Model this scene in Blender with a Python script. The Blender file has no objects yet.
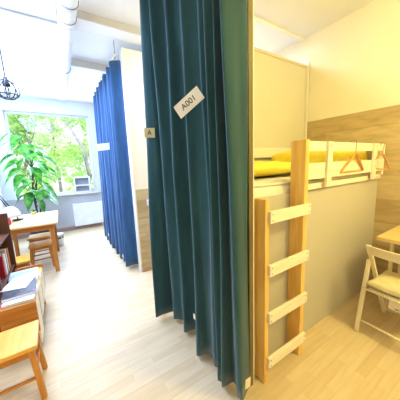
import bpy, bmesh, math, random
from mathutils import Vector, Matrix
random.seed(7)
SC = bpy.context.scene
COL = SC.collection
PI = math.pi

# ------------------------------------------------------------------ helpers
class MB:
    """collects shapes into one bmesh"""
    def __init__(self): self.bm = bmesh.new()
    def _add(self, verts, faces):
        vs = [self.bm.verts.new(v) for v in verts]
        for f in faces:
            try: self.bm.faces.new([vs[i] for i in f])
            except ValueError: pass
        return vs
    def box(self, x0, x1, y0, y1, z0, z1, bev=0.0, M=None, seg=2):
        b = bmesh.new()
        bmesh.ops.create_cube(b, size=1)
        for v in b.verts:
            v.co = Vector(((x0+x1)/2+v.co.x*(x1-x0), (y0+y1)/2+v.co.y*(y1-y0), (z0+z1)/2+v.co.z*(z1-z0)))
        if bev > 0:
            bmesh.ops.bevel(b, geom=list(b.edges), offset=bev, segments=seg, affect='EDGES', profile=.6)
        if M is not None: bmesh.ops.transform(b, matrix=M, verts=b.verts)
        self.merge(b); return self
    def merge(self, b):
        me = bpy.data.meshes.new('tmp'); b.to_mesh(me); b.free()
        self.bm.from_mesh(me); bpy.data.meshes.remove(me)
    def tube(self, pts, r, n=10, cap=True):
        pts = [Vector(p) for p in pts]
        rs = r if isinstance(r, (list, tuple)) else [r]*len(pts)
        t0 = (pts[1]-pts[0]).normalized()
        ref = Vector((0,0,1)) if abs(t0.z) < .9 else Vector((1,0,0))
        u = t0.cross(ref).normalized(); rings = []
        for i, p in enumerate(pts):
            if i == 0: t = pts[1]-pts[0]
            elif i == len(pts)-1: t = pts[-1]-pts[-2]
            else: t = (pts[i+1]-pts[i]).normalized()+(pts[i]-pts[i-1]).normalized()
            t.normalize()
            u = (u - t*u.dot(t)).normalized(); w = t.cross(u)
            rings.append([self.bm.verts.new(p+rs[i]*(math.cos(a)*u+math.sin(a)*w)) for a in [2*PI*k/n for k in range(n)]])
        for a, b in zip(rings, rings[1:]):
            for k in range(n):
                self.bm.faces.new([a[k], a[(k+1)%n], b[(k+1)%n], b[k]])
        if cap:
            self.bm.faces.new(rings[0][::-1]); self.bm.faces.new(rings[-1])
        return self
    def bar(self, a, b, w, d, up=(0,0,1), bev=.003):
        """rectangular bar from a to b; w along the side axis, d along the other"""
        a, b = Vector(a), Vector(b); t = (b-a); L = t.length; t.normalize()
        s = t.cross(Vector(up))
        if s.length < 1e-4: s = t.cross(Vector((1,0,0)))
        s.normalize(); q = s.cross(t)
        M = Matrix(((s.x,q.x,t.x,a.x),(s.y,q.y,t.y,a.y),(s.z,q.z,t.z,a.z),(0,0,0,1)))
        return self.box(-w/2, w/2, -d/2, d/2, 0, L, bev, M)
    def lathe(self, prof, n=24, c=(0,0,0), cap=True):
        rings = []
        for r, z in prof:
            rings.append([self.bm.verts.new((c[0]+r*math.cos(2*PI*k/n), c[1]+r*math.sin(2*PI*k/n), c[2]+z)) for k in range(n)])
        for a, b in zip(rings, rings[1:]):
            for k in range(n): self.bm.faces.new([a[k], a[(k+1)%n], b[(k+1)%n], b[k]])
        if cap:
            self.bm.faces.new(rings[0][::-1]); self.bm.faces.new(rings[-1])
        return self
    def ring(self, c, R, r, axis='y', n=28, m=8, a0=0, a1=2*PI):
        pts = []
        full = abs(a1-a0-2*PI) < 1e-6
        N = n if full else n+1
        for k in range(N):
            a = a0+(a1-a0)*k/n
            x, y = R*math.cos(a), R*math.sin(a)
            pts.append(Vector(c)+(Vector((x,0,y)) if axis == 'y' else Vector((x,y,0)) if axis == 'z' else Vector((0,x,y))))
        if full: pts += [pts[0], pts[1]]
        return self.tube(pts, r, m, cap=not full)
    def build(self, name, mat, parent=None, smooth=False, loc=None):
        bmesh.ops.recalc_face_normals(self.bm, faces=self.bm.faces)
        me = bpy.data.meshes.new(name); self.bm.to_mesh(me); self.bm.free()
        if smooth:
            for p in me.polygons: p.use_smooth = True
        me.materials.append(mat)
        o = bpy.data.objects.new(name, me); COL.objects.link(o)
        if parent is not None: o.parent = parent
        if loc is not None: o.location = loc
        return o

def box(x0,x1,y0,y1,z0,z1,bev=0.0,M=None): return MB().box(x0,x1,y0,y1,z0,z1,bev,M)
def tag(o, label, cat, group=None, kind=None):
    o['label'] = label; o['category'] = cat
    if group: o['group'] = group
    if kind: o['kind'] = kind
    return o
def thing(name, label, cat, loc=(0,0,0), rz=0, group=None):
    o = bpy.data.objects.new(name, None); COL.objects.link(o)
    o.location = loc; o.rotation_euler = (0,0,rz); o.empty_display_size = .05
    return tag(o, label, cat, group)
def struct(o): o['kind'] = 'structure'; return o
def dup(o, parent=None):
    c = o.copy(); COL.objects.link(c)
    if parent is not None: c.parent = parent
    for ch in [k for k in COL.objects if k.parent == o]: dup(ch, c)
    return c

# ------------------------------------------------------------------ materials
def srgb(r,g,b):
    f = lambda c: (c/255/12.92) if c/255 <= .04045 else ((c/255+.055)/1.055)**2.4
    return (f(r),f(g),f(b),1)
def mat(name, col, rough=.6, col2=None, scale=6, stretch=(1,1,1), bump=0, metal=0, detail=4, mixw=(.35,.65), spec=.4, bscale=None):
    m = bpy.data.materials.new(name); m.use_nodes = True
    nt = m.node_tree; N = nt.nodes; L = nt.links; b = N['Principled BSDF']
    b.inputs['Base Color'].default_value = col; b.inputs['Roughness'].default_value = rough
    b.inputs['Metallic'].default_value = metal; b.inputs['Specular IOR Level'].default_value = spec
    tc = N.new('ShaderNodeTexCoord'); mp = N.new('ShaderNodeMapping'); mp.inputs['Scale'].default_value = stretch
    L.new(tc.outputs['Object'], mp.inputs['Vector'])
    nz = N.new('ShaderNodeTexNoise'); nz.inputs['Scale'].default_value = scale; nz.inputs['Detail'].default_value = detail
    L.new(mp.outputs['Vector'], nz.inputs['Vector'])
    rp = N.new('ShaderNodeValToRGB'); rp.color_ramp.elements[0].position = mixw[0]; rp.color_ramp.elements[1].position = mixw[1]
    c2 = col2 or tuple(c*.92 for c in col[:3])+(1,)
    rp.color_ramp.elements[0].color = col; rp.color_ramp.elements[1].color = c2
    L.new(nz.outputs['Fac'], rp.inputs['Fac']); L.new(rp.outputs['Color'], b.inputs['Base Color'])
    if bump:
        bp = N.new('ShaderNodeBump'); bp.inputs['Strength'].default_value = bump; bp.inputs['Distance'].default_value = .01
        src = nz
        if bscale:
            src = N.new('ShaderNodeTexNoise'); src.inputs['Scale'].default_value = bscale
            L.new(tc.outputs['Object'], src.inputs['Vector'])
        L.new(src.outputs['Fac'], bp.inputs['Height']); L.new(bp.outputs['Normal'], b.inputs['Normal'])
    return m

def plank_mat(name, base, dark, light, length, width, axis_map, rough=.4, grain=.35, knots=False, offset=.37, seam=.6):
    """boards with their own tone each; axis_map picks (along, across) object axes"""
    m = bpy.data.materials.new(name); m.use_nodes = True
    nt = m.node_tree; N = nt.nodes; L = nt.links; b = N['Principled BSDF']; b.inputs['Roughness'].default_value = rough
    b.inputs['Specular IOR Level'].default_value = .35
    tc = N.new('ShaderNodeTexCoord'); sp = N.new('ShaderNodeSeparateXYZ'); cb = N.new('ShaderNodeCombineXYZ')
    L.new(tc.outputs['Object'], sp.inputs[0])
    L.new(sp.outputs[axis_map[0]], cb.inputs['X']); L.new(sp.outputs[axis_map[1]], cb.inputs['Y'])
    br = N.new('ShaderNodeTexBrick'); br.offset = offset; br.inputs['Scale'].default_value = 1
    br.inputs['Brick Width'].default_value = length; br.inputs['Row Height'].default_value = width
    br.inputs['Mortar Size'].default_value = .0012; br.inputs['Mortar Smooth'].default_value = .3; br.inputs['Bias'].default_value = 0
    br.inputs['Color1'].default_value = (0,0,0,1); br.inputs['Color2'].default_value = (1,1,1,1); br.inputs['Mortar'].default_value = (.1,.1,.1,1)
    L.new(cb.outputs[0], br.inputs['Vector'])
    rp = N.new('ShaderNodeValToRGB'); e = rp.color_ramp.elements
    e[0].color = dark; e[1].color = light; k = e.new(.5); k.color = base
    L.new(br.outputs['Color'], rp.inputs['Fac'])
    mp = N.new('ShaderNodeMapping'); mp.inputs['Scale'].default_value = (2.2, 26 if not knots else 9, 1)
    L.new(cb.outputs[0], mp.inputs['Vector'])
    nz = N.new('ShaderNodeTexNoise'); nz.inputs['Scale'].default_value = 1.6; nz.inputs['Detail'].default_value = 5; nz.inputs['Distortion'].default_value = .8 if knots else .3
    L.new(mp.outputs[0], nz.inputs['Vector'])
    r2 = N.new('ShaderNodeValToRGB'); r2.color_ramp.elements[0].position = .3; r2.color_ramp.elements[1].position = .72
    g = 1-grain
    r2.color_ramp.elements[0].color = (g,g*.97,g*.9,1); r2.color_ramp.elements[1].color = (1,1,1,1)
    L.new(nz.outputs['Fac'], r2.inputs['Fac'])
    mx = N.new('ShaderNodeMix'); mx.data_type = 'RGBA'; mx.blend_type = 'MULTIPLY'; mx.inputs['Factor'].default_value = 1
    L.new(rp.outputs['Color'], mx.inputs['A']); L.new(r2.outputs['Color'], mx.inputs['B'])
    out = mx.outputs['Result']
    mm = N.new('ShaderNodeMix'); mm.data_type = 'RGBA'; mm.blend_type = 'MULTIPLY'
    L.new(br.outputs['Fac'], mm.inputs['Factor']); L.new(out, mm.inputs['A']); mm.inputs['B'].default_value = (seam,seam*.95,seam*.88,1)
    out = mm.outputs['Result']
    L.new(out, b.inputs['Base Color'])
    return m

M_floor = plank_mat('floor_laminate', srgb(219,197,162), srgb(213,189,152), srgb(224,204,172), .46, .066, ('X','Y'), rough=.42, grain=.10, seam=.93)
M_clad = plank_mat('wall_wood', srgb(206,182,138), srgb(194,168,124), srgb(216,194,152), 2.6, .27, ('Y','Z'), rough=.55, grain=.27, knots=True)
M_cladx = plank_mat('wall_wood_x', srgb(206,182,138), srgb(194,168,124), srgb(216,194,152), 2.6, .27, ('X','Z'), rough=.55, grain=.27, knots=True)
M_cream = mat('cream_paint', srgb(243,234,212), .8, srgb(239,229,205), 2)
M_white = mat('white_paint', srgb(240,241,243), .8, srgb(235,237,240), 2)
M_farwall = mat('far_wall_paint', srgb(226,230,238), .8, srgb(221,226,235), 2)
M_wallgrey = mat('grey_wall_paint', srgb(196,196,202), .8, srgb(186,187,194), 3)
M_ceil = mat('ceiling_paint', srgb(240,240,240), .85, srgb(234,234,235), 1.5)
M_beamf = mat('beam_side_grey', srgb(212,209,206), .85, srgb(205,202,199), 3)
M_panel = mat('grey_laminate', srgb(196,190,178), .5, srgb(190,184,171), 1.2)
M_panel2 = mat('pale_laminate', srgb(214,207,190), .5, srgb(208,201,183), 1.2)
M_pine = mat('pine', srgb(238,200,124), .5, srgb(224,176,92), 3, (8,8,.9), bump=.05)
M_pinex = mat('pine_x', srgb(200,132,58), .45, srgb(176,106,38), 3, (1,9,9), bump=.05)
M_piney = mat('pine_y', srgb(234,182,82), .4, srgb(222,162,58), 3, (9,1,9), bump=.05)
M_piney2 = mat('pine_pale', srgb(236,200,140), .35, srgb(226,184,118), 3, (9,1,9))
M_pinez = mat('pine_z', srgb(206,140,62), .45, srgb(182,112,42), 3, (9,9,1), bump=.05)
M_whitewood = mat('white_stained_pine', srgb(240,232,214), .5, srgb(232,220,196), 3, (1,9,9))
M_whitewoodz = mat('white_stained_pine_z', srgb(238,229,208), .5, srgb(230,217,190), 3, (9,9,1))
M_screw = mat('screw_steel', srgb(70,60,45), .4, metal=.6)
M_brown = mat('brown_panel', srgb(106,62,38), .5, srgb(86,48,28), 3, (2,9,1))
M_sheet = mat('white_sheet', srgb(238,234,222), .9, srgb(228,222,206), 9, bump=.3)
M_yel = mat('yellow_cotton', srgb(255,238,100), .9, srgb(250,226,76), 10, bump=.4)
M_cush = mat('cream_cushion', srgb(232,220,180), .95, srgb(222,208,164), 12, bump=.4)
M_chair = mat('white_chair_paint', srgb(236,226,200), .45, srgb(228,216,188), 4)
M_tabler = mat('pale_table', srgb(226,196,140), .4, srgb(214,180,122), 3, (9,1,9))
M_hang = mat('hanger_wood', srgb(214,164,92), .4, srgb(198,144,70), 8, (1,6,6))
M_wire = mat('steel_wire', srgb(150,145,135), .3, metal=.9)
M_rackback = mat('rack_shade', srgb(168,172,186), .6)
M_black = mat('black_metal', srgb(32,33,38), .4)
M_duct = mat('duct_white', srgb(246,248,252), .45, srgb(238,241,247), 8)
M_clamp = mat('clamp_steel', srgb(150,152,160), .5)
M_rad = mat('radiator_white', srgb(246,247,250), .5)
M_lampw = mat('lamp_white', srgb(232,234,240), .4)
M_red = mat('red_plastic', srgb(206,42,52), .35)
M_redbook = mat('red_cover', srgb(186,30,36), .5)
M_blue = mat('blue_cover', srgb(36,42,62), .4, srgb(92,84,90), 22)
M_paper = mat('paper', srgb(238,240,246), .6, srgb(228,231,240), 5)
M_teal = mat('teal_cover', srgb(138,170,188), .5, srgb(196,210,220), 9)
M_pink = mat('pink_cover', srgb(206,120,112), .5, srgb(190,88,84), 9)
M_tan = mat('tan_cover', srgb(222,196,168), .5)
M_dkgap = mat('gap_shade', srgb(64,44,34), .6)
M_tag = mat('tag_card', srgb(236,226,206), .7, srgb(230,218,196), 6)
M_tagw = mat('tag_white', srgb(232,238,246), .7)
M_tago = mat('tag_olive', srgb(196,184,130), .7)
M_ink = mat('ink', srgb(66,66,72), .7)
M_pot = mat('pot_dark', srgb(60,56,60), .6)
M_stem = mat('stem_brown', srgb(78,84,62), .7, srgb(60,62,48), 12)
M_soil = mat('soil', srgb(60,44,32), .95)
M_basket = mat('bin_white', srgb(232,232,236), .5)
M_trimw = mat('trim_white', srgb(240,234,216), .5)
M_trimo = mat('trim_shade', srgb(118,104,66), .6, srgb(106,92,56), 5)  # dark olive carries the shadow on the end post's front
M_base = mat('baseboard_wood', srgb(198,160,112), .5, srgb(180,140,92), 3, (1,9,9))
M_basew = mat('baseboard_brown', srgb(170,146,138), .5, srgb(156,130,122), 3, (1,9,9))
M_yelpot = mat('yellow_pot', srgb(218,214,120), .5)
M_blanket = M_yel

def cloth_mat(name, c1, c2):
    m = mat(name, c1, .85, c2, 5, (3,3,.6), bump=.12, bscale=160, spec=.25)
    b = m.node_tree.nodes['Principled BSDF']; b.inputs['Sheen Weight'].default_value = .25
    b.inputs['Sheen Roughness'].default_value = .5
    return m
M_green = cloth_mat('teal_curtain', srgb(44,83,92), srgb(36,72,81))
M_bluec = cloth_mat('blue_curtain', srgb(52,92,138), srgb(42,80,124))

def leaf_mat(name, c1, c2, scale, trans=.35):
    m = mat(name, c1, .45, c2, scale)
    nt = m.node_tree; N = nt.nodes; L = nt.links; b = N['Principled BSDF']
    tr = N.new('ShaderNodeBsdfTranslucent'); mx = N.new('ShaderNodeMixShader'); mx.inputs[0].default_value = trans
    src = b.inputs['Base Color'].links[0].from_socket
    L.new(src, tr.inputs['Color']); L.new(b.outputs[0], mx.inputs[1]); L.new(tr.outputs[0], mx.inputs[2])
    L.new(mx.outputs[0], N['Material Output'].inputs['Surface'])
    return m
M_leaf = leaf_mat('plant_leaf', srgb(26,98,30), srgb(100,176,60), 11, .22)
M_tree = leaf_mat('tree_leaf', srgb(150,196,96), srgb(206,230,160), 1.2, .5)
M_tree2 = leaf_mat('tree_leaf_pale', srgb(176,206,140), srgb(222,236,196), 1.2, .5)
M_bark = mat('bark', srgb(168,160,170), .9, srgb(138,130,138), 4)
M_lawn = mat('lawn', srgb(190,210,170), .95, srgb(170,196,140), 2)
def glass_mat(name, tint=(1,1,1,1), f=.08, tr=1):
    m = bpy.data.materials.new(name); m.use_nodes = True; nt = m.node_tree; N = nt.nodes; L = nt.links
    N.remove(N['Principled BSDF'])
    t = N.new('ShaderNodeBsdfTransparent'); t.inputs[0].default_value = tint
    g = N.new('ShaderNodeBsdfGlossy'); g.inputs['Roughness'].default_value = .02
    fr = N.new('ShaderNodeFresnel'); fr.inputs[0].default_value = 1.3
    mx = N.new('ShaderNodeMixShader'); L.new(fr.outputs[0], mx.inputs[0]); L.new(t.outputs[0], mx.inputs[1]); L.new(g.outputs[0], mx.inputs[2])
    L.new(mx.outputs[0], N['Material Output'].inputs['Surface'])
    return m
M_glass = glass_mat('window_glass', (.97,.99,1,1))
M_bulb = glass_mat('bulb_glass', (.93,.94,.95,1))

# ------------------------------------------------------------------ room shell
CZ = 3.2; WY = 6.49; RX = 3.06; LX = -1.1
struct(box(LX-.1, RX+.1, -3.1, WY+.3, -.08, 0).build('floor', M_floor))
struct(box(LX-.1, RX+.1, -3.1, WY+.3, CZ, CZ+.1).build('ceiling', M_ceil))
struct(box(LX-.1, LX, -3.1, WY+.3, 0, CZ).build('wall_left', M_white))
struct(box(LX-.1, RX+.1, -3.2, -3.1, 0, CZ).build('wall_back', M_cream))
wr = struct(box(RX, RX+.1, -3.1, WY+.3, 0, CZ).build('wall_right', M_cream))
struct(box(RX-.012, RX, -3.1, 1.94, .0, 2.078).build('trim_1', M_clad))              # wood cladding on the right wall
# window wall with its opening
X0, X1, Z0, Z1 = -.86, .80, .955, 2.89
w = MB()
w.box(LX, X0, WY, WY+.3, 0, CZ).box(X1, RX, WY, WY+.3, 0, CZ).box(X0, X1, WY, WY+.3, Z1, CZ).box(X0, X1, WY, WY+.3, 0, Z0)
struct(w.build('wall_far', M_farwall))
struct(box(LX, 1.2, WY-.012, WY, .1, Z0-.03).build('trim_2', M_wallgrey))            # grey lower wall under the sill
struct(box(LX, 1.6, WY-.03, WY-.012, 0, .1).build('baseboard_far', M_basew))
win = bpy.data.objects.new('window_1', None); COL.objects.link(win); win['kind'] = 'structure'
f = MB()
fy0, fy1 = WY+.10, WY+.15
f.box(X0, X0+.045, fy0, fy1, Z0, Z1, .006).box(X1-.045, X1, fy0, fy1, Z0, Z1, .006)
f.box(X0+.045, X1-.045, fy0, fy1, Z0, Z0+.045, .006).box(X0+.045, X1-.045, fy0, fy1, Z1-.045, Z1, .006)
f.build('window_frame', M_white, win)
box(X0+.045, X1-.045, fy0+.025, fy0+.035, Z0+.045, Z1-.045).build('pane', M_glass, win)
box(X0-.04, X1+.04, WY-.10, WY+.16, Z0-.035, Z0+.003, .008).build('window_sill', M_white, win)
# wall stub between the bays, with its wood wainscot
BY = 3.09
struct(box(.88, RX, BY, BY+.09, 0, 3.06).build('wall_bay', M_cream))
struct(box(.878, RX, BY-.012, BY, .06, 1.235).build('trim_3', M_cladx))
struct(box(.86, .88, BY-.016, BY+.106, 0, 3.06, .004).build('trim_4', M_trimw))
struct(box(.885, RX, BY-.03, BY-.012, 0, .065, .004).build('baseboard_bay', M_base))
# partition panels round the bunk
struct(box(.985, RX, 1.94, 1.975, 0, 2.83).build('wall_bunk', M_panel2))
struct(box(.955, .985, .99, 1.975, 0, 2.83).build('wall_cubicle', M_panel2))
struct(box(RX-.03, RX-.013, 1.90, 1.94, 0, 2.86, .003).build('trim_5', M_trimw))
struct(box(.985, RX-.03, 1.93, 1.94, 2.80, 2.83, .002).build('trim_6', M_panel2))
e = struct(box(.945, .98, .945, .99, 0, CZ, .003).build('trim_7', M_trimo))  # cream end post, its shaded front put into the olive colour
box(.98, .988, .944, .985, 0, CZ, .002).build('lit_edge_strip', M_trimw, e)  # white strip stands in for the post's lit right edge
# ceiling beams over the corridor and above the bunk
for k, (y0, y1, zb) in enumerate(((2.838, 3.05, 3.118), (4.047, 4.30, 3.10))):
    b = struct(box(.30, RX, y0, y1, zb, CZ, .004).build('trim_%d' % (8+k), M_ceil))
    box(.30, RX, y0-.004, y0, zb+.003, CZ).build('beam_side', M_beamf, b)  # near side of each beam greyer than its underside
struct(box(1.0, RX, 2.0, 2.05, CZ-.03, CZ, .004).build('trim_10', M_ceil))
struct(box(LX, 1.4, 3.165, 3.185, CZ-.014, CZ, .003).build('trim_11', M_wallgrey))     # thin cable trunking across the ceiling

# wall socket on the stub wall
t = thing('wall_socket', 'small pale wall socket on the wood wainscot beside the teal curtain', 'socket', (1.065, BY-.012, 1.035))
box(-.04, .04, -.010, 0, -.045, .045, .004).build('cover_plate', M_tagw, t)
s = MB().ring((0,-.011,0), .022, .003, 'y', 20, 6); s.build('socket_ring', M_wallgrey, t)

# ------------------------------------------------------------------ outside
struct(box(-12, 12, WY+.6, 40, -1.2, -1.0).build('ground', M_lawn))
def tree(name, label, x, y, h, cr, n, m, seed, trunk_r, ls=1.0):
    R = random.Random(seed)
    t = thing(name, label, 'tree', (x, y, -1.0), R.random()*6, 'trees outside the window')
    tb = MB()
    pts = [Vector((R.uniform(-.1,.1)*k, R.uniform(-.1,.1)*k, h*k/4)) for k in range(5)]
    tb.tube(pts, [trunk_r*(1-.17*k) for k in range(5)], 10)
    for q in range(5):
        b0 = pts[1+q % 3]; a = R.random()*2*PI; L_ = R.uniform(.5,.9)*cr
        tb.tube([b0, b0+Vector((math.cos(a)*L_*.5, math.sin(a)*L_*.5, .5)), b0+Vector((math.cos(a)*L_, math.sin(a)*L_, 1.2))], [trunk_r*.4, trunk_r*.28, trunk_r*.12], 6)
    tb.build('trunk', M_bark, t, True)
    c = MB(); blobs = [(Vector((R.gauss(0,.45)*cr, R.gauss(0,.45)*cr, h*.62+R.uniform(-.36,.42)*h)), R.uniform(.25,.5)*cr) for _ in range(16)]
    for _ in range(n):
        bc, br = R.choice(blobs)
        d = Vector((R.gauss(0,1), R.gauss(0,1), R.gauss(0,1))).normalized()*br*R.random()**.4
        p = bc+d; s_ = R.uniform(.05,.10)*ls
        u = Vector((R.gauss(0,1), R.gauss(0,1), R.gauss(0,1))).normalized(); v = u.cross(Vector((R.gauss(0,1), R.gauss(0,1), R.gauss(0,1)))).normalized()
        c._add([p-u*s_, p+v*s_*.55, p+u*s_, p-v*s_*.55], [(0,1,2,3)])
    c.build('crown', m, t)
tree('leafy_tree', 'pale green tree with a grey trunk outside, right half of the window', .85, 10.0, 4.4, 1.1, 2300, M_tree, 3, .10)
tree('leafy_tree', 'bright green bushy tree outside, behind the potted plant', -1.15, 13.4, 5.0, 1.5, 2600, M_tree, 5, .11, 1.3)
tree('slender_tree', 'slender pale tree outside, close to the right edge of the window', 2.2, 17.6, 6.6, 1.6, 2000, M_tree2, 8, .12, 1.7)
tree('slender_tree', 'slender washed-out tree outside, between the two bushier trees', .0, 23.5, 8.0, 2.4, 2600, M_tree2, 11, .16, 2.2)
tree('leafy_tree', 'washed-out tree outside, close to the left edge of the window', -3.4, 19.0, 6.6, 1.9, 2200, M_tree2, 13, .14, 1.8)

# ------------------------------------------------------------------ window sill and wall things
t = thing('white_rack', 'small white open-fronted rack standing on the right end of the window sill', 'rack', (.50, WY-.02, Z0+.003))
r = MB(); r.box(-.20,.17,-.07,-.05,.0,.40,.004)
r = MB()
r.box(-.20,-.17,-.08,.06,0,.41,.004).box(.14,.17,-.08,.06,0,.41,.004).box(-.17,.14,-.08,.06,.37,.41,.004).box(-.17,.14,-.08,.06,0,.03,.004)
r.build('frame', M_white, t)
box(-.17,.14,.05,.06,.03,.37).build('back_panel', M_rackback, t)  # grey instead of white: shade inside the rack painted in
box(-.17,.14,-.08,.05,.17,.20,.003).build('shelf', M_white, t)
t = thing('panel_radiator', 'flat white panel radiator on the grey wall below the window', 'radiator', (.56, WY-.06, 0))
box(-.36,.36,-.06,.02,.10,.685,.012).build('front_panel', M_rad, t)
box(-.36,.36,.02,.047,.12,.66,.004).build('back_plate', M_wallgrey, t)
MB().tube([(.30,.0,.11),(.30,.0,.0)], .011).build('pipe', M_rad, t)

# ------------------------------------------------------------------ ceiling duct
t = thing('ventilation_duct', 'long white round ventilation duct slung under the ceiling above the corridor', 'duct', (.252, 0, 3.04))
d = MB()
prof = []
yy = -.2
while yy < 5.4:
    d.tube([(0,yy,0),(0,min(yy+.30,5.46),0)], .078, 24)
    d.tube([(0,yy-.006,0),(0,yy+.006,0)], .081, 24)
    yy += .30
d.tube([(0,5.40,-.01),(0,5.46,.0),(0,5.49,.04),(0,5.50,.159)], [.078,.082,.082,.078], 24)
d.build('tube', M_duct, t, False)
for y in (1.3, 2.45, 2.70, 4.0, 5.1):
    c = MB().ring((0,y,0), .084, .004, 'y', 28, 6); c.tube([(0,y,.08),(0,y,.158)], .004, 6)
    c.build('clamp', M_clamp, t, True)

# ------------------------------------------------------------------ pendant lamp
t = thing('pendant_lamp', 'pendant lamp with a round black wire cage hanging from the ceiling on a black cord', 'lamp', (-.355, 3.2, 2.425))
MB().tube([(0,0,.10),(-.004,0,.42),(-.015,0,.774)], .006, 6).build('cord', M_black, t, True)
MB().lathe([(.012,.125),(.018,.12),(.02,.075),(.032,.06),(.036,.03),(.03,.025)], 16).build('socket', M_black, t, True)
MB().lathe([(.012,.03),(.014,.015),(.028,-.012),(.03,-.03),(.018,-.052),(.004,-.058)], 16).build('bulb', M_bulb, t, True)
cg = MB()
for k in range(4):
    a = k*PI/4; pts = []
    for q in range(25):
        th = 2*PI*q/24; rr = .105*math.sin(th)*(1-.12*math.cos(th)); pts.append((rr*math.cos(a), rr*math.sin(a), -.005+.098*math.cos(th)))
    cg.tube(pts, .0055, 5)
cg.ring((0,0,-.06), .095, .0055, 'z', 24, 5)
cg.build('wire_cage', M_black, t, True)

# ------------------------------------------------------------------ curtains
def catmull(P, n):
    P = [Vector(p) for p in P]; Q = [P[0]*2-P[1]]+P+[P[-1]*2-P[-2]]; out = []
    for i in range(1, len(Q)-2):
        for k in range(n):
            s = k/n; a, b, c, d_ = Q[i-1], Q[i], Q[i+1], Q[i+2]
            out.append(.5*((2*b)+(c-a)*s+(2*a-5*b+4*c-d_)*s*s+(3*b-a-3*c+d_)*s**3))
    out.append(P[-1]); return out
def cloth(bot, top, z0, z1, n=7, rows=22, wob=.006, seed=1, topz=None):
    R = random.Random(seed)
    B = catmull([(x,y,0) for x,y in bot], n); T = catmull([(x,y,0) for x,y in top], n)
    m = MB(); N = len(B); ph = [R.uniform(0,6) for _ in range(6)]
    g = []
    for r_ in range(rows+1):
        s = r_/rows; row = []
        for k in range(N):
            p = B[k].lerp(T[k], s)
            p = p+Vector((wob*math.sin(5*s+k*.35+ph[0])+wob*.6*math.sin(11*s+k*.21+ph[1]), wob*math.cos(4*s+k*.3+ph[2]), 0))
            zz0 = z0+.006*math.sin(k*.5+ph[3])
            zt = z1 if topz is None else z1+topz(k/(N-1))
            p.z = zz0+(zt-zz0)*s
            row.append(m.bm.verts.new(p))
        g.append(row)
    for r_ in range(rows):
        for k in range(N-1): m.bm.faces.new([g[r_][k], g[r_][k+1], g[r_+1][k+1], g[r_+1][k]])
    return m
def solid(o, th=.004):
    md = o.modifiers.new('thickness', 'SOLIDIFY'); md.thickness = th; md.offset = 0
    return o

gt = thing('long_curtain', 'dark teal floor-length curtain hanging in deep pleats in front of the bunk', 'curtain', (0,0,0))
bot = [(.72,2.05),(.657,1.969),(.74,1.94),(.84,1.95),(.83,1.88),(.785,1.82),(.86,1.76),(.85,1.70),(.79,1.615),(.87,1.60),(.91,1.55),(.85,1.43),(.765,1.345),(.83,1.30),(.85,1.24),(.82,1.19),(.85,1.15),(.83,1.11),(.758,1.085),(.80,1.05),(.77,1.015),(.85,1.02),(.84,.96),(.80,.915),(.82,.895),(.86,.90),(.905,.915)]
top = [(.82,2.11),(.755,2.03),(.80,1.98),(.85,1.93),(.80,1.86),(.75,1.80),(.83,1.76),(.85,1.67),(.77,1.59),(.83,1.55),(.87,1.48),(.80,1.39),(.745,1.32),(.80,1.28),(.84,1.23),(.78,1.17),(.83,1.13),(.86,1.10),(.75,1.055),(.80,1.03),(.74,.985),(.83,1.0),(.79,.955),(.715,.915),(.77,.895),(.84,.90),(.897,.91)]
c = cloth(bot, top, .045, 3.12, n=7, rows=26, wob=.007, seed=4).build('fabric', M_green, gt, True); solid(c)
# care tag at the foot of its last pleat
Mx = Matrix.Translation((.872,.890,.135)) @ Matrix.Rotation(.05, 4, 'Y')
box(-.022,.022,-.0015,.0015,-.035,.035,0,Mx).build('care_tag', M_tag, gt)
Mx = Matrix.Translation((.745,1.33,.40))
box(-.0015,.0015,-.012,.012,-.02,.02,0,Mx).build('care_tag', M_tag, gt)

bt = thing('long_curtain', 'bright blue floor-length curtain hanging in pleats along the corridor by the window', 'curtain', (0,0,0))
bo, to = [], []
n_pl = 13
for k in range(n_pl*2+1):
    s = k/(n_pl*2); y = 3.17+s*1.95
    inn = k % 2
    amp = .13 if k < 6 else .10
    bo.append((.70+amp*inn+.02*math.sin(k*1.7)+(.06 if k == 0 else 0), y+.03*math.sin(k*2.3)))
    to.append((.73+.085*inn+.012*math.sin(k*1.3), 3.14+s*1.80+.02*math.sin(k*1.9)))
bo[0] = (.88,3.25); to[0] = (.86,3.17)
c = cloth(bo, to, .06, 2.93, n=5, rows=20, wob=.005, seed=9, topz=lambda s: .025*math.sin(s*40)).build('fabric', M_bluec, bt, True); solid(c)
for (y, z) in ((3.42,.16),(4.55,.22)):
    box(.690,.693,y-.03,y+.03,z,z+.05).build('care_tag', M_tagw, bt)
tr = thing('curtain_track', 'thin white curtain track with a steel hook above the blue curtain', 'curtain track', (0,0,0))
box(.80,.825,3.2,5.4,3.0,3.02,.003).build('rail', M_trimw, tr)
for y in (3.25, 4.4, 5.3): MB().tube([(.812,y,3.02),(.812,y,3.199)], .005, 6).build('hanger_rod', M_clamp, tr)
for k in range(6):
    MB().tube([(.812,3.24+k*.3,3.0),(.80,3.24+k*.3,2.975),(.79,3.23+k*.3,2.95)], .004, 6).build('hook', M_clamp, tr)

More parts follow.
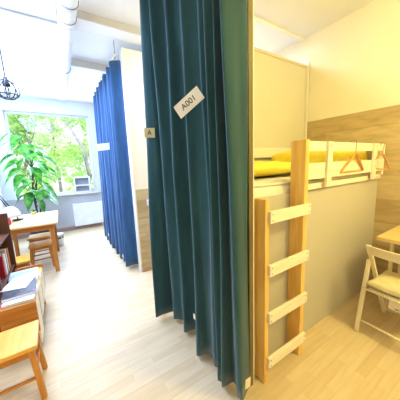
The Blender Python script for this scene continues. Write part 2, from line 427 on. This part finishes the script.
# paper signs pinned to the curtains
def text(body, size, m, parent, Mt):
    cu = bpy.data.curves.new('lettering', 'FONT'); cu.body = body; cu.size = size; cu.align_x = 'CENTER'; cu.align_y = 'CENTER'
    cu.extrude = .0004; cu.offset = .0006; cu.materials.append(m)
    tmp = bpy.data.objects.new('tmp', cu); COL.objects.link(tmp)
    me = bpy.data.meshes.new_from_object(tmp.evaluated_get(bpy.context.evaluated_depsgraph_get()))
    bpy.data.objects.remove(tmp); bpy.data.curves.remove(cu)
    o = bpy.data.objects.new('lettering', me); COL.objects.link(o); o.parent = parent; o.matrix_local = Mt
    return o
def sign(name, label, loc, nrm, roll, w_, h_, body, size, m, group=None):
    nrm = Vector(nrm).normalized(); up = Vector((0,0,1)); rt = up.cross(nrm).normalized(); up = nrm.cross(rt)
    Mr = Matrix((rt, up, nrm)).transposed().to_4x4()
    o = box(-w_/2, w_/2, -h_/2, h_/2, -.001, .001).build(name, m)
    o.matrix_world = Matrix.Translation(loc) @ Mr @ Matrix.Rotation(roll, 4, 'Z')
    tag(o, label, 'sign', group)
    if body: text(body, size, M_ink, o, Matrix.Translation((0,0,.0015)))
    return o
sign('paper_sign', 'cream paper sign lettered A001 tilted on the teal curtain', (.722,1.228,1.926), (-.78,-.62,0), math.radians(33), .190, .088, 'A001', .050, M_tag)
sign('paper_sign', 'small olive paper sign beginning with A on the far pleat of the teal curtain', (.735,1.97,1.85), (-.6,-.8,0), math.radians(-2), .095, .085, 'A', .06, M_tago)
sign('paper_sign', 'blank white paper sign pinned across the middle of the blue curtain', (.665,3.78,1.885), (-.25,-.97,0), math.radians(6), .25, .105, '', .1, M_tagw)

# ------------------------------------------------------------------ loft bed
YF = .905; YP = 1.01           # front of the posts, front of the side panel
bed = thing('loft_bed', 'pine loft bed with white ladder rungs and guard boards over a grey side panel', 'bed', (0,0,0))
def screws(parent, pts, r=.004):
    for p in pts:
        MB().tube([(p[0],p[1]-.0015,p[2]),(p[0],p[1]+.002,p[2])], r, 8).build('screw', M_screw, parent)
box(1.045,1.082,YF,YP,0,1.32,.003).build('ladder_post', M_pine, bed)
box(1.445,1.49,YF,YP+.01,0,1.69,.003).build('bed_post', M_pine, bed)
for z in (1.205, .85, .508, .163):
    r = box(1.07,1.497,YF-.022,YF,z-.038,z+.038,.003).build('ladder_rung', M_whitewood, bed)
    screws(r, [(1.088,YF-.022,z-.02),(1.088,YF-.022,z+.02),(1.478,YF-.022,z-.02),(1.478,YF-.022,z+.02)])
box(1.0,RX-.014,YP+.012,YP+.03,0,1.31,.002).build('side_panel', M_panel, bed)
box(1.49,RX-.014,YP-.012,YP+.012,1.315,1.36,.003).build('bed_rail', M_whitewood, bed)
box(1.49,RX-.03,YP-.035,YP-.013,1.615,1.69,.003).build('guard_rail', M_whitewood, bed)
box(1.49,RX-.03,YP-.035,YP-.013,1.40,1.525,.003).build('guard_rail', M_whitewood, bed)
for x0, x1 in ((1.835,1.905),(2.70,2.78)):
    r = box(x0,x1,YP-.055,YP-.035,1.335,1.69,.003).build('guard_upright', M_whitewoodz, bed)
    screws(r, [((x0+x1)/2,YP-.055,1.655),((x0+x1)/2,YP-.055,1.46)])
box(RX-.065,RX-.03,YP-.036,YP+.03,1.36,1.69,.003).build('guard_upright', M_whitewoodz, bed)
box(1.0,RX-.03,YP+.03,1.91,1.18,1.225).build('slat_base', M_pine, bed)
box(1.0,RX-.03,1.888,1.912,1.60,1.72,.003).build('back_board', M_whitewood, bed)
# mattress, pillow, folded duvet
def soft(x0,x1,y0,y1,z0,z1,sub=3,puff=.5,seed=0,amp=.008):
    R = random.Random(seed); b = bmesh.new(); bmesh.ops.create_cube(b, size=1)
    bmesh.ops.subdivide_edges(b, edges=b.edges[:], cuts=9, use_grid_fill=True)
    ph = [R.uniform(0,6) for _ in range(4)]
    for v in b.verts:
        x, y, z = v.co*2
        k = (1-abs(x)**4)*(1-abs(y)**4)
        zz = z*((1-puff)+puff*k)
        q = .94+.06*(1-abs(z))**.5
        v.co = Vector(((x0+x1)/2+x*q*(x1-x0)/2, (y0+y1)/2+y*q*(y1-y0)/2, (z0+z1)/2+zz*(z1-z0)/2))
        n = amp*(math.sin(v.co.x*38+ph[0])+math.sin(v.co.y*31+ph[1]+v.co.x*9)+math.sin(v.co.x*21+v.co.y*25+ph[2]))
        if z > -.9: v.co.z += n*.5
    m = MB(); m.merge(b); return m
mt = thing('mattress', 'white sheeted mattress on the upper bunk', 'mattress', (0,0,0))
box(1.0,2.98,YP+.035,1.88,1.226,1.375,.03).build('cover', M_sheet, mt, True)
soft(1.0,2.0,YP+.04,1.86,1.37,1.402,puff=.2,seed=3).build('top_sheet', M_sheet, mt, True)
p = soft(1.06,2.12,1.30,1.84,1.413,1.55,puff=.45,seed=5,amp=.010).build('pillow', M_yel, None, True)
tag(p, 'long yellow pillow lying at the ladder end of the bunk mattress', 'pillow')
p = soft(2.16,2.94,1.10,1.80,1.392,1.665,puff=.2,seed=6,amp=.01).build('folded_duvet', M_yel, None, True)
tag(p, 'folded yellow duvet seen through the gap in the guard boards', 'duvet')

# coat hangers hooked over the guard rail
def hanger(label):
    t = thing('coat_hanger', label, 'hanger', (0,0,0), 0, 'wooden hangers on the bed rail')
    b = MB()
    pts = [(-.215,0,-.185),(-.20,0,-.165),(-.10,-.012,-.09),(-.03,-.018,-.035),(0,-.02,-.02),(.03,-.018,-.035),(.10,-.012,-.09),(.20,0,-.165),(.215,0,-.185)]
    for a, c_ in zip(pts, pts[1:]): b.bar(a, c_, .012, .024, (0,1,0), .003)
    b.build('shoulder', M_hang, t)
    MB().tube([(-.205,0,-.180),(.205,0,-.180)], .0065, 8).build('trouser_bar', M_hang, t)
    h = [(0,-.02,-.02),(0,-.02,.076)]
    for k in range(11):
        a = PI*1.0-(PI*1.15)*k/10
        h.append((.0, .004+.024*math.cos(a), .08+.022*math.sin(a)))
    MB().tube(h, .0034, 6).build('hook', M_wire, t, True)
    return t
h1 = hanger('wooden coat hanger hooked flat against the middle of the white guard rail')
h1.location = (2.29, YP-.04, 1.612)
h2 = dup(h1); h2['label'] = 'wooden coat hanger hooked at the wall end of the guard rail, seen edge-on'
h2.location = (2.81, YP-.075, 1.602); h2.rotation_euler = (0,math.radians(8),math.radians(-34)); h2.scale = (.6,1,.95)

# ------------------------------------------------------------------ right-hand table and folding chair
t = thing('narrow_table', 'pale wooden table against the wood-clad wall behind the folding chair', 'table', (0,0,0))
box(2.36,RX-.014,-.25,.765,.805,.84,.004).build('table_top', M_tabler, t)
for (x, y) in ((2.68,.735),(2.68,-.2),(2.98,.735),(2.98,-.2)):
    MB().bar((x,y,.805),(x,y,0),.028,.028).build('leg', M_chair, t)
box(2.72,2.95,-.16,.69,.765,.805,.003).build('apron', M_chair, t)

ch = thing('folding_chair', 'white painted wooden folding chair with cream cushion, facing the wall table', 'chair', (2.35,.547,0), math.radians(-3))
W2 = .205
backtop, ffoot, rfoot = (-.215,.812), (.235,0), (-.255,0)
for s in (-1, 1):
    MB().bar((backtop[0], s*(W2-.02), backtop[1]), (ffoot[0], s*(W2-.02), 0), .022, .034, (0,1,0), .006).build('front_leg', M_chair, ch)
    MB().bar((-.125, s*(W2+.004), .655), (rfoot[0], s*(W2+.004), 0), .022, .034, (0,1,0), .008).build('rear_leg', M_chair, ch)
bk = MB()
pts = []
for k in range(13):
    q = -1+2*k/12; pts.append((q*(W2), -.028*(1-q*q)))
for (ya, xa), (yb, xb) in zip(pts, pts[1:]):
    lean = (ffoot[0]-backtop[0])/.80
    bk._add([( -.222+xa,ya,.812),( -.222+xb,yb,.812),( -.222+xb+lean*.075,yb,.725),( -.222+xa+lean*.075,ya,.725),
             ( -.204+xa,ya,.812),( -.204+xb,yb,.812),( -.204+xb+lean*.075,yb,.725),( -.204+xa+lean*.075,ya,.725)],
            [(0,1,2,3),(7,6,5,4),(0,4,5,1),(3,2,6,7),(0,3,7,4),(1,5,6,2)])
bmesh.ops.remove_doubles(bk.bm, verts=bk.bm.verts, dist=.0005)
bk.build('backrest', M_chair, ch)
MB().tube([(-.20,-W2,.405),(-.20,W2,.405)], .009, 8).build('stretcher', M_chair, ch, True)
MB().tube([(-.235,-W2,.115),(-.235,W2,.115)], .009, 8).build('stretcher', M_chair, ch, True)
MB().tube([(.19,-W2+.02,.08),(.19,W2-.02,.08)], .009, 8).build('stretcher', M_chair, ch, True)
st = MB()
for k in range(6): st.box(-.19+k*.065,-.19+k*.065+.055,-W2+.035,W2-.035,.405,.420,.003)
st.build('seat', M_chair, ch)
cu = soft(-.19,.20,-.19,.19,.422,.485,puff=.35,seed=8,amp=.006).build('seat_cushion', M_cush, None, True)
cu.location = (2.35,.547,0); cu.rotation_euler = (0,0,math.radians(-3))
tag(cu, 'cream quilted seat cushion on the white folding chair', 'cushion')
q = MB()
box(-.0015,.0015,-.045,.045,-.12,0,0,Matrix.Translation((-.165,-.015,.42))).build('care_tag', M_tag, cu)
box(-.0025,.0005,-.03,.0,-.107,-.10,0,Matrix.Translation((-.165,-.015,.42))).build('print_mark', M_ink, cu)

# ------------------------------------------------------------------ left: long table, stools, plant
t = thing('dining_table', 'pine table with a pale top beside the window plant', 'table', (0,0,0))
tx0, tx1, ty0, ty1, tz = -.86, -.10, 3.87, 5.02, .785
box(tx0,tx1,ty0,ty1,tz-.028,tz,.005).build('table_top', M_piney2, t)
ap = MB()
ap.box(tx0+.06,tx1-.05,ty0+.035,ty0+.057,tz-.105,tz-.028,.002).box(tx0+.06,tx1-.05,ty1-.057,ty1-.035,tz-.105,tz-.028,.002)
ap.box(tx0+.05,tx0+.072,ty0+.057,ty1-.057,tz-.105,tz-.028,.002).box(tx1-.072,tx1-.05,ty0+.057,ty1-.057,tz-.105,tz-.028,.002)
ap.build('apron', M_pinex, t)
for sx in (0,1):
    for sy in (0,1):
        x = (tx0+.08, tx1-.085)[sx]; y = (ty0+.065, ty1-.065)[sy]
        MB().bar((x,y,tz-.03),(x+(-.01,-.005)[sx],y,0),.055,.055,(0,1,0),.006).build('leg', M_pinez, t)

def stool_at(x, y, rz, h, label, first=[None]):
    if first[0] is None:
        t = thing('wooden_stool', label, 'stool', (0,0,0), 0, 'small pine stools')
        box(-.16,.16,-.155,.155,.388,.42,.008).build('seat', M_piney, t)
        a = MB()
        a.box(-.125,.125,-.13,-.112,.335,.388,.002).box(-.125,.125,.112,.13,.335,.388,.002)
        a.box(-.13,-.112,-.112,.112,.335,.388,.002).box(.112,.13,-.112,.112,.335,.388,.002)
        a.build('apron', M_pinex, t)
        for sx in (-1,1):
            for sy in (-1,1):
                MB().bar((sx*.118,sy*.115,.388),(sx*.15,sy*.14,0),.034,.034,(0,1,0),.007).build('leg', M_pinez, t)
        for sy in (-1,1): MB().tube([(-.135,sy*.128,.17),(.135,sy*.128,.17)], .011, 8).build('stretcher', M_pinex, t, True)
        for sx in (-1,1): MB().tube([(sx*.132,-.13,.21),(sx*.132,.13,.21)], .011, 8).build('stretcher', M_pinez, t, True)
        first[0] = t
    else:
        t = dup(first[0]); t['label'] = label
    t.location = (x,y,0); t.rotation_euler = (0,0,rz); t.scale = (h/.42,h/.42,h/.42)
    return t
stool_at(-.42,1.83,math.radians(2),.42,'yellow pine stool nearest the camera, in front of the magazine bench')
stool_at(-.385,4.30,math.radians(3),.40,'pine stool tucked under the dining table, nearer to its front edge')
stool_at(-.42,4.74,math.radians(-2),.42,'pine stool under the dining table, behind another stool')
stool_at(-.62,3.66,math.radians(6),.40,'pine stool in front of the dining table, beside the brown bookcase')

t = thing('storage_bin', 'small white bin with dark handle slots on the floor behind the dining table', 'bin', (-.19,5.3,0))
MB().lathe([(.10,0),(.125,.24),(.128,.25),(.118,.25),(.095,.02)],24).build('body', M_basket, t, True)
for a in (-1.9,-1.2,-.5): box(.119,.126,-.03,.03,.17,.20,0,Matrix.Rotation(a,4,'Z')).build('handle_slot', M_black, t)

# monstera-like plant
pl = thing('potted_plant', 'tall leafy green potted plant standing behind the dining table before the window', 'plant', (-.48,5.62,0))
MB().lathe([(.13,0),(.17,.30),(.185,.34),(.165,.34),(.15,.28)],24).build('pot', M_pot, pl, True)
MB().lathe([(.0,.285),(.155,.29)],24,cap=False).build('soil', M_soil, pl)
stm = MB(); fo = MB(); R = random.Random(21)
trunk = [Vector((0,0,.28)),Vector((.01,0,.7)),Vector((-.01,.01,1.1)),Vector((.03,0,1.5)),Vector((.04,0,1.85))]
stm.tube(trunk,[.022,.02,.018,.015,.01],8)
stm.tube([Vector((.03,.02,.28)),Vector((.07,.03,.8)),Vector((.06,.03,1.25)),Vector((.12,.02,1.6))],[.016,.014,.012,.008],8)
def leaf(base, d, L_, W_, droop, roll):
    d = Vector(d).normalized(); side = d.cross(Vector((0,0,1))).normalized(); up = side.cross(d)
    side = (side*math.cos(roll)+up*math.sin(roll)); up = side.cross(d)
    rows = []
    for k in range(9):
        s = k/8; wd = W_*(math.sin(PI*min(1,s*1.0)**.7))*(1 if s < 1 else 0)+.002
        c_ = base+d*L_*s+up*(.06*L_*math.sin(PI*s))+Vector((0,0,-droop*L_*s*s))
        rows.append([c_-side*wd+up*wd*.25, c_-side*wd*.5+up*wd*.05, c_, c_+side*wd*.5+up*wd*.05, c_+side*wd+up*wd*.25])
    vs = [[fo.bm.verts.new(p) for p in r_] for r_ in rows]
    for a, b in zip(vs, vs[1:]):
        for k in range(4): fo.bm.faces.new([a[k],a[k+1],b[k+1],b[k]])
# leaves: anchor height, direction and size follow the crown in the photograph (dx, dy, z, length, half width)
spec = [(-.36,-.14,2.26,.40,.09),(-.12,-.16,2.22,.34,.10),(-.24,-.10,2.12,.46,.10),(.02,-.16,2.06,.34,.15),(.32,-.12,1.98,.34,.10),(-.40,-.1,1.86,.42,.085),(-.25,-.12,1.72,.34,.12),
        (.30,-.14,1.84,.48,.12),(.42,.0,1.60,.36,.10),(-.18,-.16,1.47,.34,.12),(.12,-.18,1.62,.32,.11),(-.16,-.12,1.26,.30,.13),
        (.20,-.16,1.34,.36,.12),(.34,-.1,1.22,.36,.12),(.05,-.18,1.16,.34,.12),(.30,-.12,1.04,.34,.13),(.10,-.14,.98,.30,.11),
        (-.08,-.14,1.12,.30,.10),(-.34,.1,1.55,.4,.1),(.15,.2,1.75,.4,.12),(.25,.2,1.3,.4,.12),(-.2,.2,1.2,.36,.11),(.05,.2,2.0,.34,.11),(.38,-.02,1.42,.34,.10),
        (-.30,-.16,2.0,.30,.09),(.16,-.2,1.92,.34,.11),(-.10,-.2,1.80,.30,.11),(.22,-.2,1.72,.34,.10),(-.28,-.16,1.58,.32,.10),(.28,-.2,1.50,.32,.10),(-.06,-.2,1.36,.28,.10),(-.26,-.1,1.08,.28,.10),(.18,-.2,1.10,.30,.11),(.36,-.1,.96,.28,.10)]
for dx, dy, z, L_, W_ in spec:
    tb = Vector((.02+.02*math.sin(z*5),0,max(.6,min(1.85,z-.18))))
    tip = Vector((dx*.45,dy*.6,z+.02))
    stm.tube([tb, tb.lerp(tip,.5)+Vector((0,0,.03)), tip],[.007,.006,.004],6)
    leaf(tip,(dx*1.15,dy,-.12+R.uniform(-.2,.1)),L_*.88,W_*.9,.45+R.uniform(-.1,.2),R.uniform(-.5,.5))
stm.build('stem', M_stem, pl, True); fo.build('foliage', M_leaf, pl, True)

# table-top things
t = thing('desk_lamp', 'white dome desk lamp on a dark angled arm, standing on the dining table', 'lamp', (-.64,4.52,tz))
MB().lathe([(.075,0),(.075,.012),(.02,.02)],24).build('base', M_black, t, True)
MB().tube([(0,0,.015),(-.02,0,.10),(-.10,.05,.25),(-.235,.10,.50)],.008,8).build('arm', M_black, t, True)
MB().tube([(-.235,.10,.50),(-.20,.02,.42),(-.10,-.06,.23)],.008,8).build('arm', M_black, t, True)
MB().lathe([(.025,.16),(.045,.155),(.095,.11),(.125,.04),(.13,0),(.124,0),(.118,.04),(.088,.10),(.02,.145)],28,c=(-.07,-.07,.075)).build('lamp_shade', M_lampw, t, True)
t = thing('red_jar', 'small red jar on the dining table in front of the white desk lamp', 'jar', (-.72,4.20,tz))
MB().lathe([(.038,0),(.042,.01),(.042,.065),(.036,.078)],20).build('jar_body', M_red, t, True)
MB().lathe([(.039,.0785),(.040,.095),(.034,.098)],20).build('lid', M_redbook, t, True)
t = thing('succulent_pot', 'tiny yellow-green pot at the far edge of the dining table', 'pot', (-.46,4.90,tz))
MB().lathe([(.032,0),(.042,.05),(.036,.05),(.030,.04)],18).build('pot_body', M_yelpot, t, True)
lf = MB()
for k in range(9):
    a = k*.7; lf.tube([(0,0,.04),(.02*math.cos(a),.02*math.sin(a),.07),(.035*math.cos(a),.035*math.sin(a),.085)],[.007,.008,.002],6)
lf.build('leaves', M_leaf, t, True)

# ------------------------------------------------------------------ bookcase and magazine bench
t = thing('bookcase', 'tall dark brown bookcase end standing behind the magazine bench at the left edge', 'bookcase', (0,0,0))
bx0, bx1, by0, by1, bh = -.90, -.54, 2.45, 3.22, 1.10
box(bx0,bx1,by1-.03,by1,0,bh,.003).build('end_panel', M_brown, t)
box(bx0,bx1,by0,by0+.03,0,bh,.003).build('end_panel', M_brown, t)
box(bx0,bx0+.012,by0+.03,by1-.03,0,bh).build('back_panel', M_brown, t)
for z in (.06,.49,.86): box(bx0+.012,bx1-.01,by0+.03,by1-.03,z,z+.014,.002).build('shelf', M_brown, t)
bd = [(.235,.045,M_redbook,'red-spined book on the bookcase shelf, nearest the picture edge'),
      (.215,.05,M_paper,'white-spined book on the bookcase shelf, beside the red one'),
      (.245,.04,M_tan,'tan-spined book on the bookcase shelf, beside the white one'),
      (.225,.05,M_pinex,'orange-spined book on the bookcase shelf, nearest its end panel')]
yb = 2.80
for hh, th, m, lab in bd:
    o = thing('book', lab, 'book', (0,0,0), 0, 'books on the bookcase shelf')
    z = .505
    cv = MB(); cv.box(-.76,-.572,yb,yb+.004,z,z+hh).box(-.76,-.572,yb+th-.004,yb+th,z,z+hh).box(-.576,-.572,yb+.004,yb+th-.004,z,z+hh)
    cv.build('cover', m, o)
    box(-.756,-.577,yb+.0045,yb+th-.0045,z+.004,z+hh-.004).build('page_block', M_paper, o)
    yb += th+.042

bn = thing('magazine_bench', 'low orange-brown wooden bench with pale side boards carrying magazines', 'bench', (0,0,0))
nx0, nx1, ny0, ny1, nz = -.532, -.295, 2.18, 3.05, .455
box(nx0,nx1,ny0+.02,ny1-.02,nz-.025,nz,.003).build('top_board', M_piney, bn)
box(nx0,nx1+.005,ny0,ny0+.02,.20,nz+.02,.003).build('end_board', M_pinex, bn)
box(nx0,nx1+.005,ny1-.02,ny1,.20,nz+.035,.003).build('end_board', M_pinex, bn)
for (y0,y1,z0,z1) in ((ny0+.02,2.40,.07,.44),(2.46,2.70,.16,.44),(2.74,ny1-.02,.16,.44)):
    box(nx1-.012,nx1+.003,y0,y1,z0,z1,.003).build('side_board', M_whitewoodz, bn)
box(nx0+.02,nx1-.014,ny0+.03,ny1-.03,.15,.17).build('shelf', M_dkgap, bn)  # dark colour stands in for shade behind the side-board gaps
for x in (nx0+.025,nx1-.03):
    for y in (ny0+.04,ny1-.04): MB().bar((x,y,nz-.03),(x,y,0),.03,.03,(0,1,0),.004).build('leg', M_pinez, bn)

def mag(name, label, x, y, w_, l_, z, th, rz, m, edge=None):
    o = thing(name, label, 'magazine', (x,y,z), rz, 'magazines piled on the bench')
    b = MB(); b.box(-w_/2,w_/2,-l_/2,l_/2,th-.0012,th).box(-w_/2,w_/2,-l_/2,l_/2,0,.0012).box(-w_/2,-w_/2+.0015,-l_/2,l_/2,.0012,th-.0012)
    b.build('cover', m, o)
    box(-w_/2+.002,w_/2-.002,-l_/2+.002,l_/2-.002,.0015,th-.0015).build('page_block', edge or M_paper, o)
    return o
z = nz+.001
mag('magazine', 'pink-covered magazine at the bottom of the pile on the bench', -.44,2.36,.20,.30,z,.022,math.radians(4),M_pink)
mag('magazine', 'thick white magazine sticking out towards the bench end', -.40,2.345,.21,.27,z+.023,.02,math.radians(-3),M_paper)
mag('magazine', 'dark blue magazine under the loose white sheet', -.415,2.43,.23,.31,z+.044,.022,math.radians(3),M_blue)
mag('magazine', 'pale magazine lying in the middle of the bench', -.42,2.66,.22,.29,z,.030,math.radians(-5),M_paper)
mag('magazine', 'teal and white magazine leaning towards the far end of the bench', -.43,2.82,.23,.20,z+.031,.016,math.radians(2),M_teal)
sh = box(-.095,.095,-.135,.135,0,.003).build('paper_sheet', M_paper); sh.location = (-.43,2.55,z+.068); sh.rotation_euler = (0,0,math.radians(-14))
tag(sh, 'loose white sheet lying on top of the dark blue magazine', 'paper')

# ------------------------------------------------------------------ light
wd = bpy.data.worlds.new('world'); SC.world = wd; wd.use_nodes = True
bg = wd.node_tree.nodes['Background']; bg.inputs[0].default_value = (.86,.94,1,1); bg.inputs[1].default_value = 2.2
def light(name, kind, loc, rot, energy, col, **k):
    l = bpy.data.lights.new(name, kind); l.energy = energy; l.color = col
    for a, b in k.items(): setattr(l, a, b)
    o = bpy.data.objects.new(name, l); COL.objects.link(o); o.location = loc; o.rotation_euler = rot; return o
light('sun', 'SUN', (0,20,10), (math.radians(38),0,math.radians(-25)), 4.5, (1,.97,.9), angle=.02)
light('window_daylight', 'AREA', (-.03,WY-.16,1.95), (math.radians(-90),0,0), 185, (.54,.69,1), shape='RECTANGLE', size=1.6, size_y=1.7)
light('corridor_fill', 'AREA', (-.45,3.3,3.12), (0,0,0), 150, (.50,.66,1), shape='RECTANGLE', size=.8, size_y=2.8)  # added fill without a fixture, brightens the corridor and far wall
light('room_lamp', 'POINT', (2.05,-.75,2.85), (0,0,0), 140, (1,.85,.31), shadow_soft_size=.16)
light('bay_fill', 'AREA', (1.9,2.5,3.12), (0,0,0), 38, (.85,.90,1), shape='RECTANGLE', size=1.2, size_y=.5)  # added fill, stands in for daylight in the bay behind the bunk

# ------------------------------------------------------------------ camera
yaw, pit, rol, fpx = 0.5630111927077054, 0.1603497455594487, -0.040974504335454624, 219.72402085437662
fw = Vector((math.sin(yaw)*math.cos(pit), math.cos(yaw)*math.cos(pit), -math.sin(pit)))
rt = Vector((math.cos(yaw), -math.sin(yaw), 0)); up = rt.cross(fw)
r2 = rt*math.cos(rol)+up*math.sin(rol); u2 = -rt*math.sin(rol)+up*math.cos(rol)
cam = bpy.data.cameras.new('camera'); co = bpy.data.objects.new('camera', cam); COL.objects.link(co)
cam.sensor_width = 36; cam.lens = fpx/400*36; cam.clip_start = .05
Mc = Matrix((r2, u2, -fw)).transposed().to_4x4(); Mc.translation = Vector((0,0,1.55)); co.matrix_world = Mc
SC.camera = co
SC.view_settings.view_transform = 'Standard'; SC.view_settings.look = 'None'
SC.view_settings.exposure = 0.0
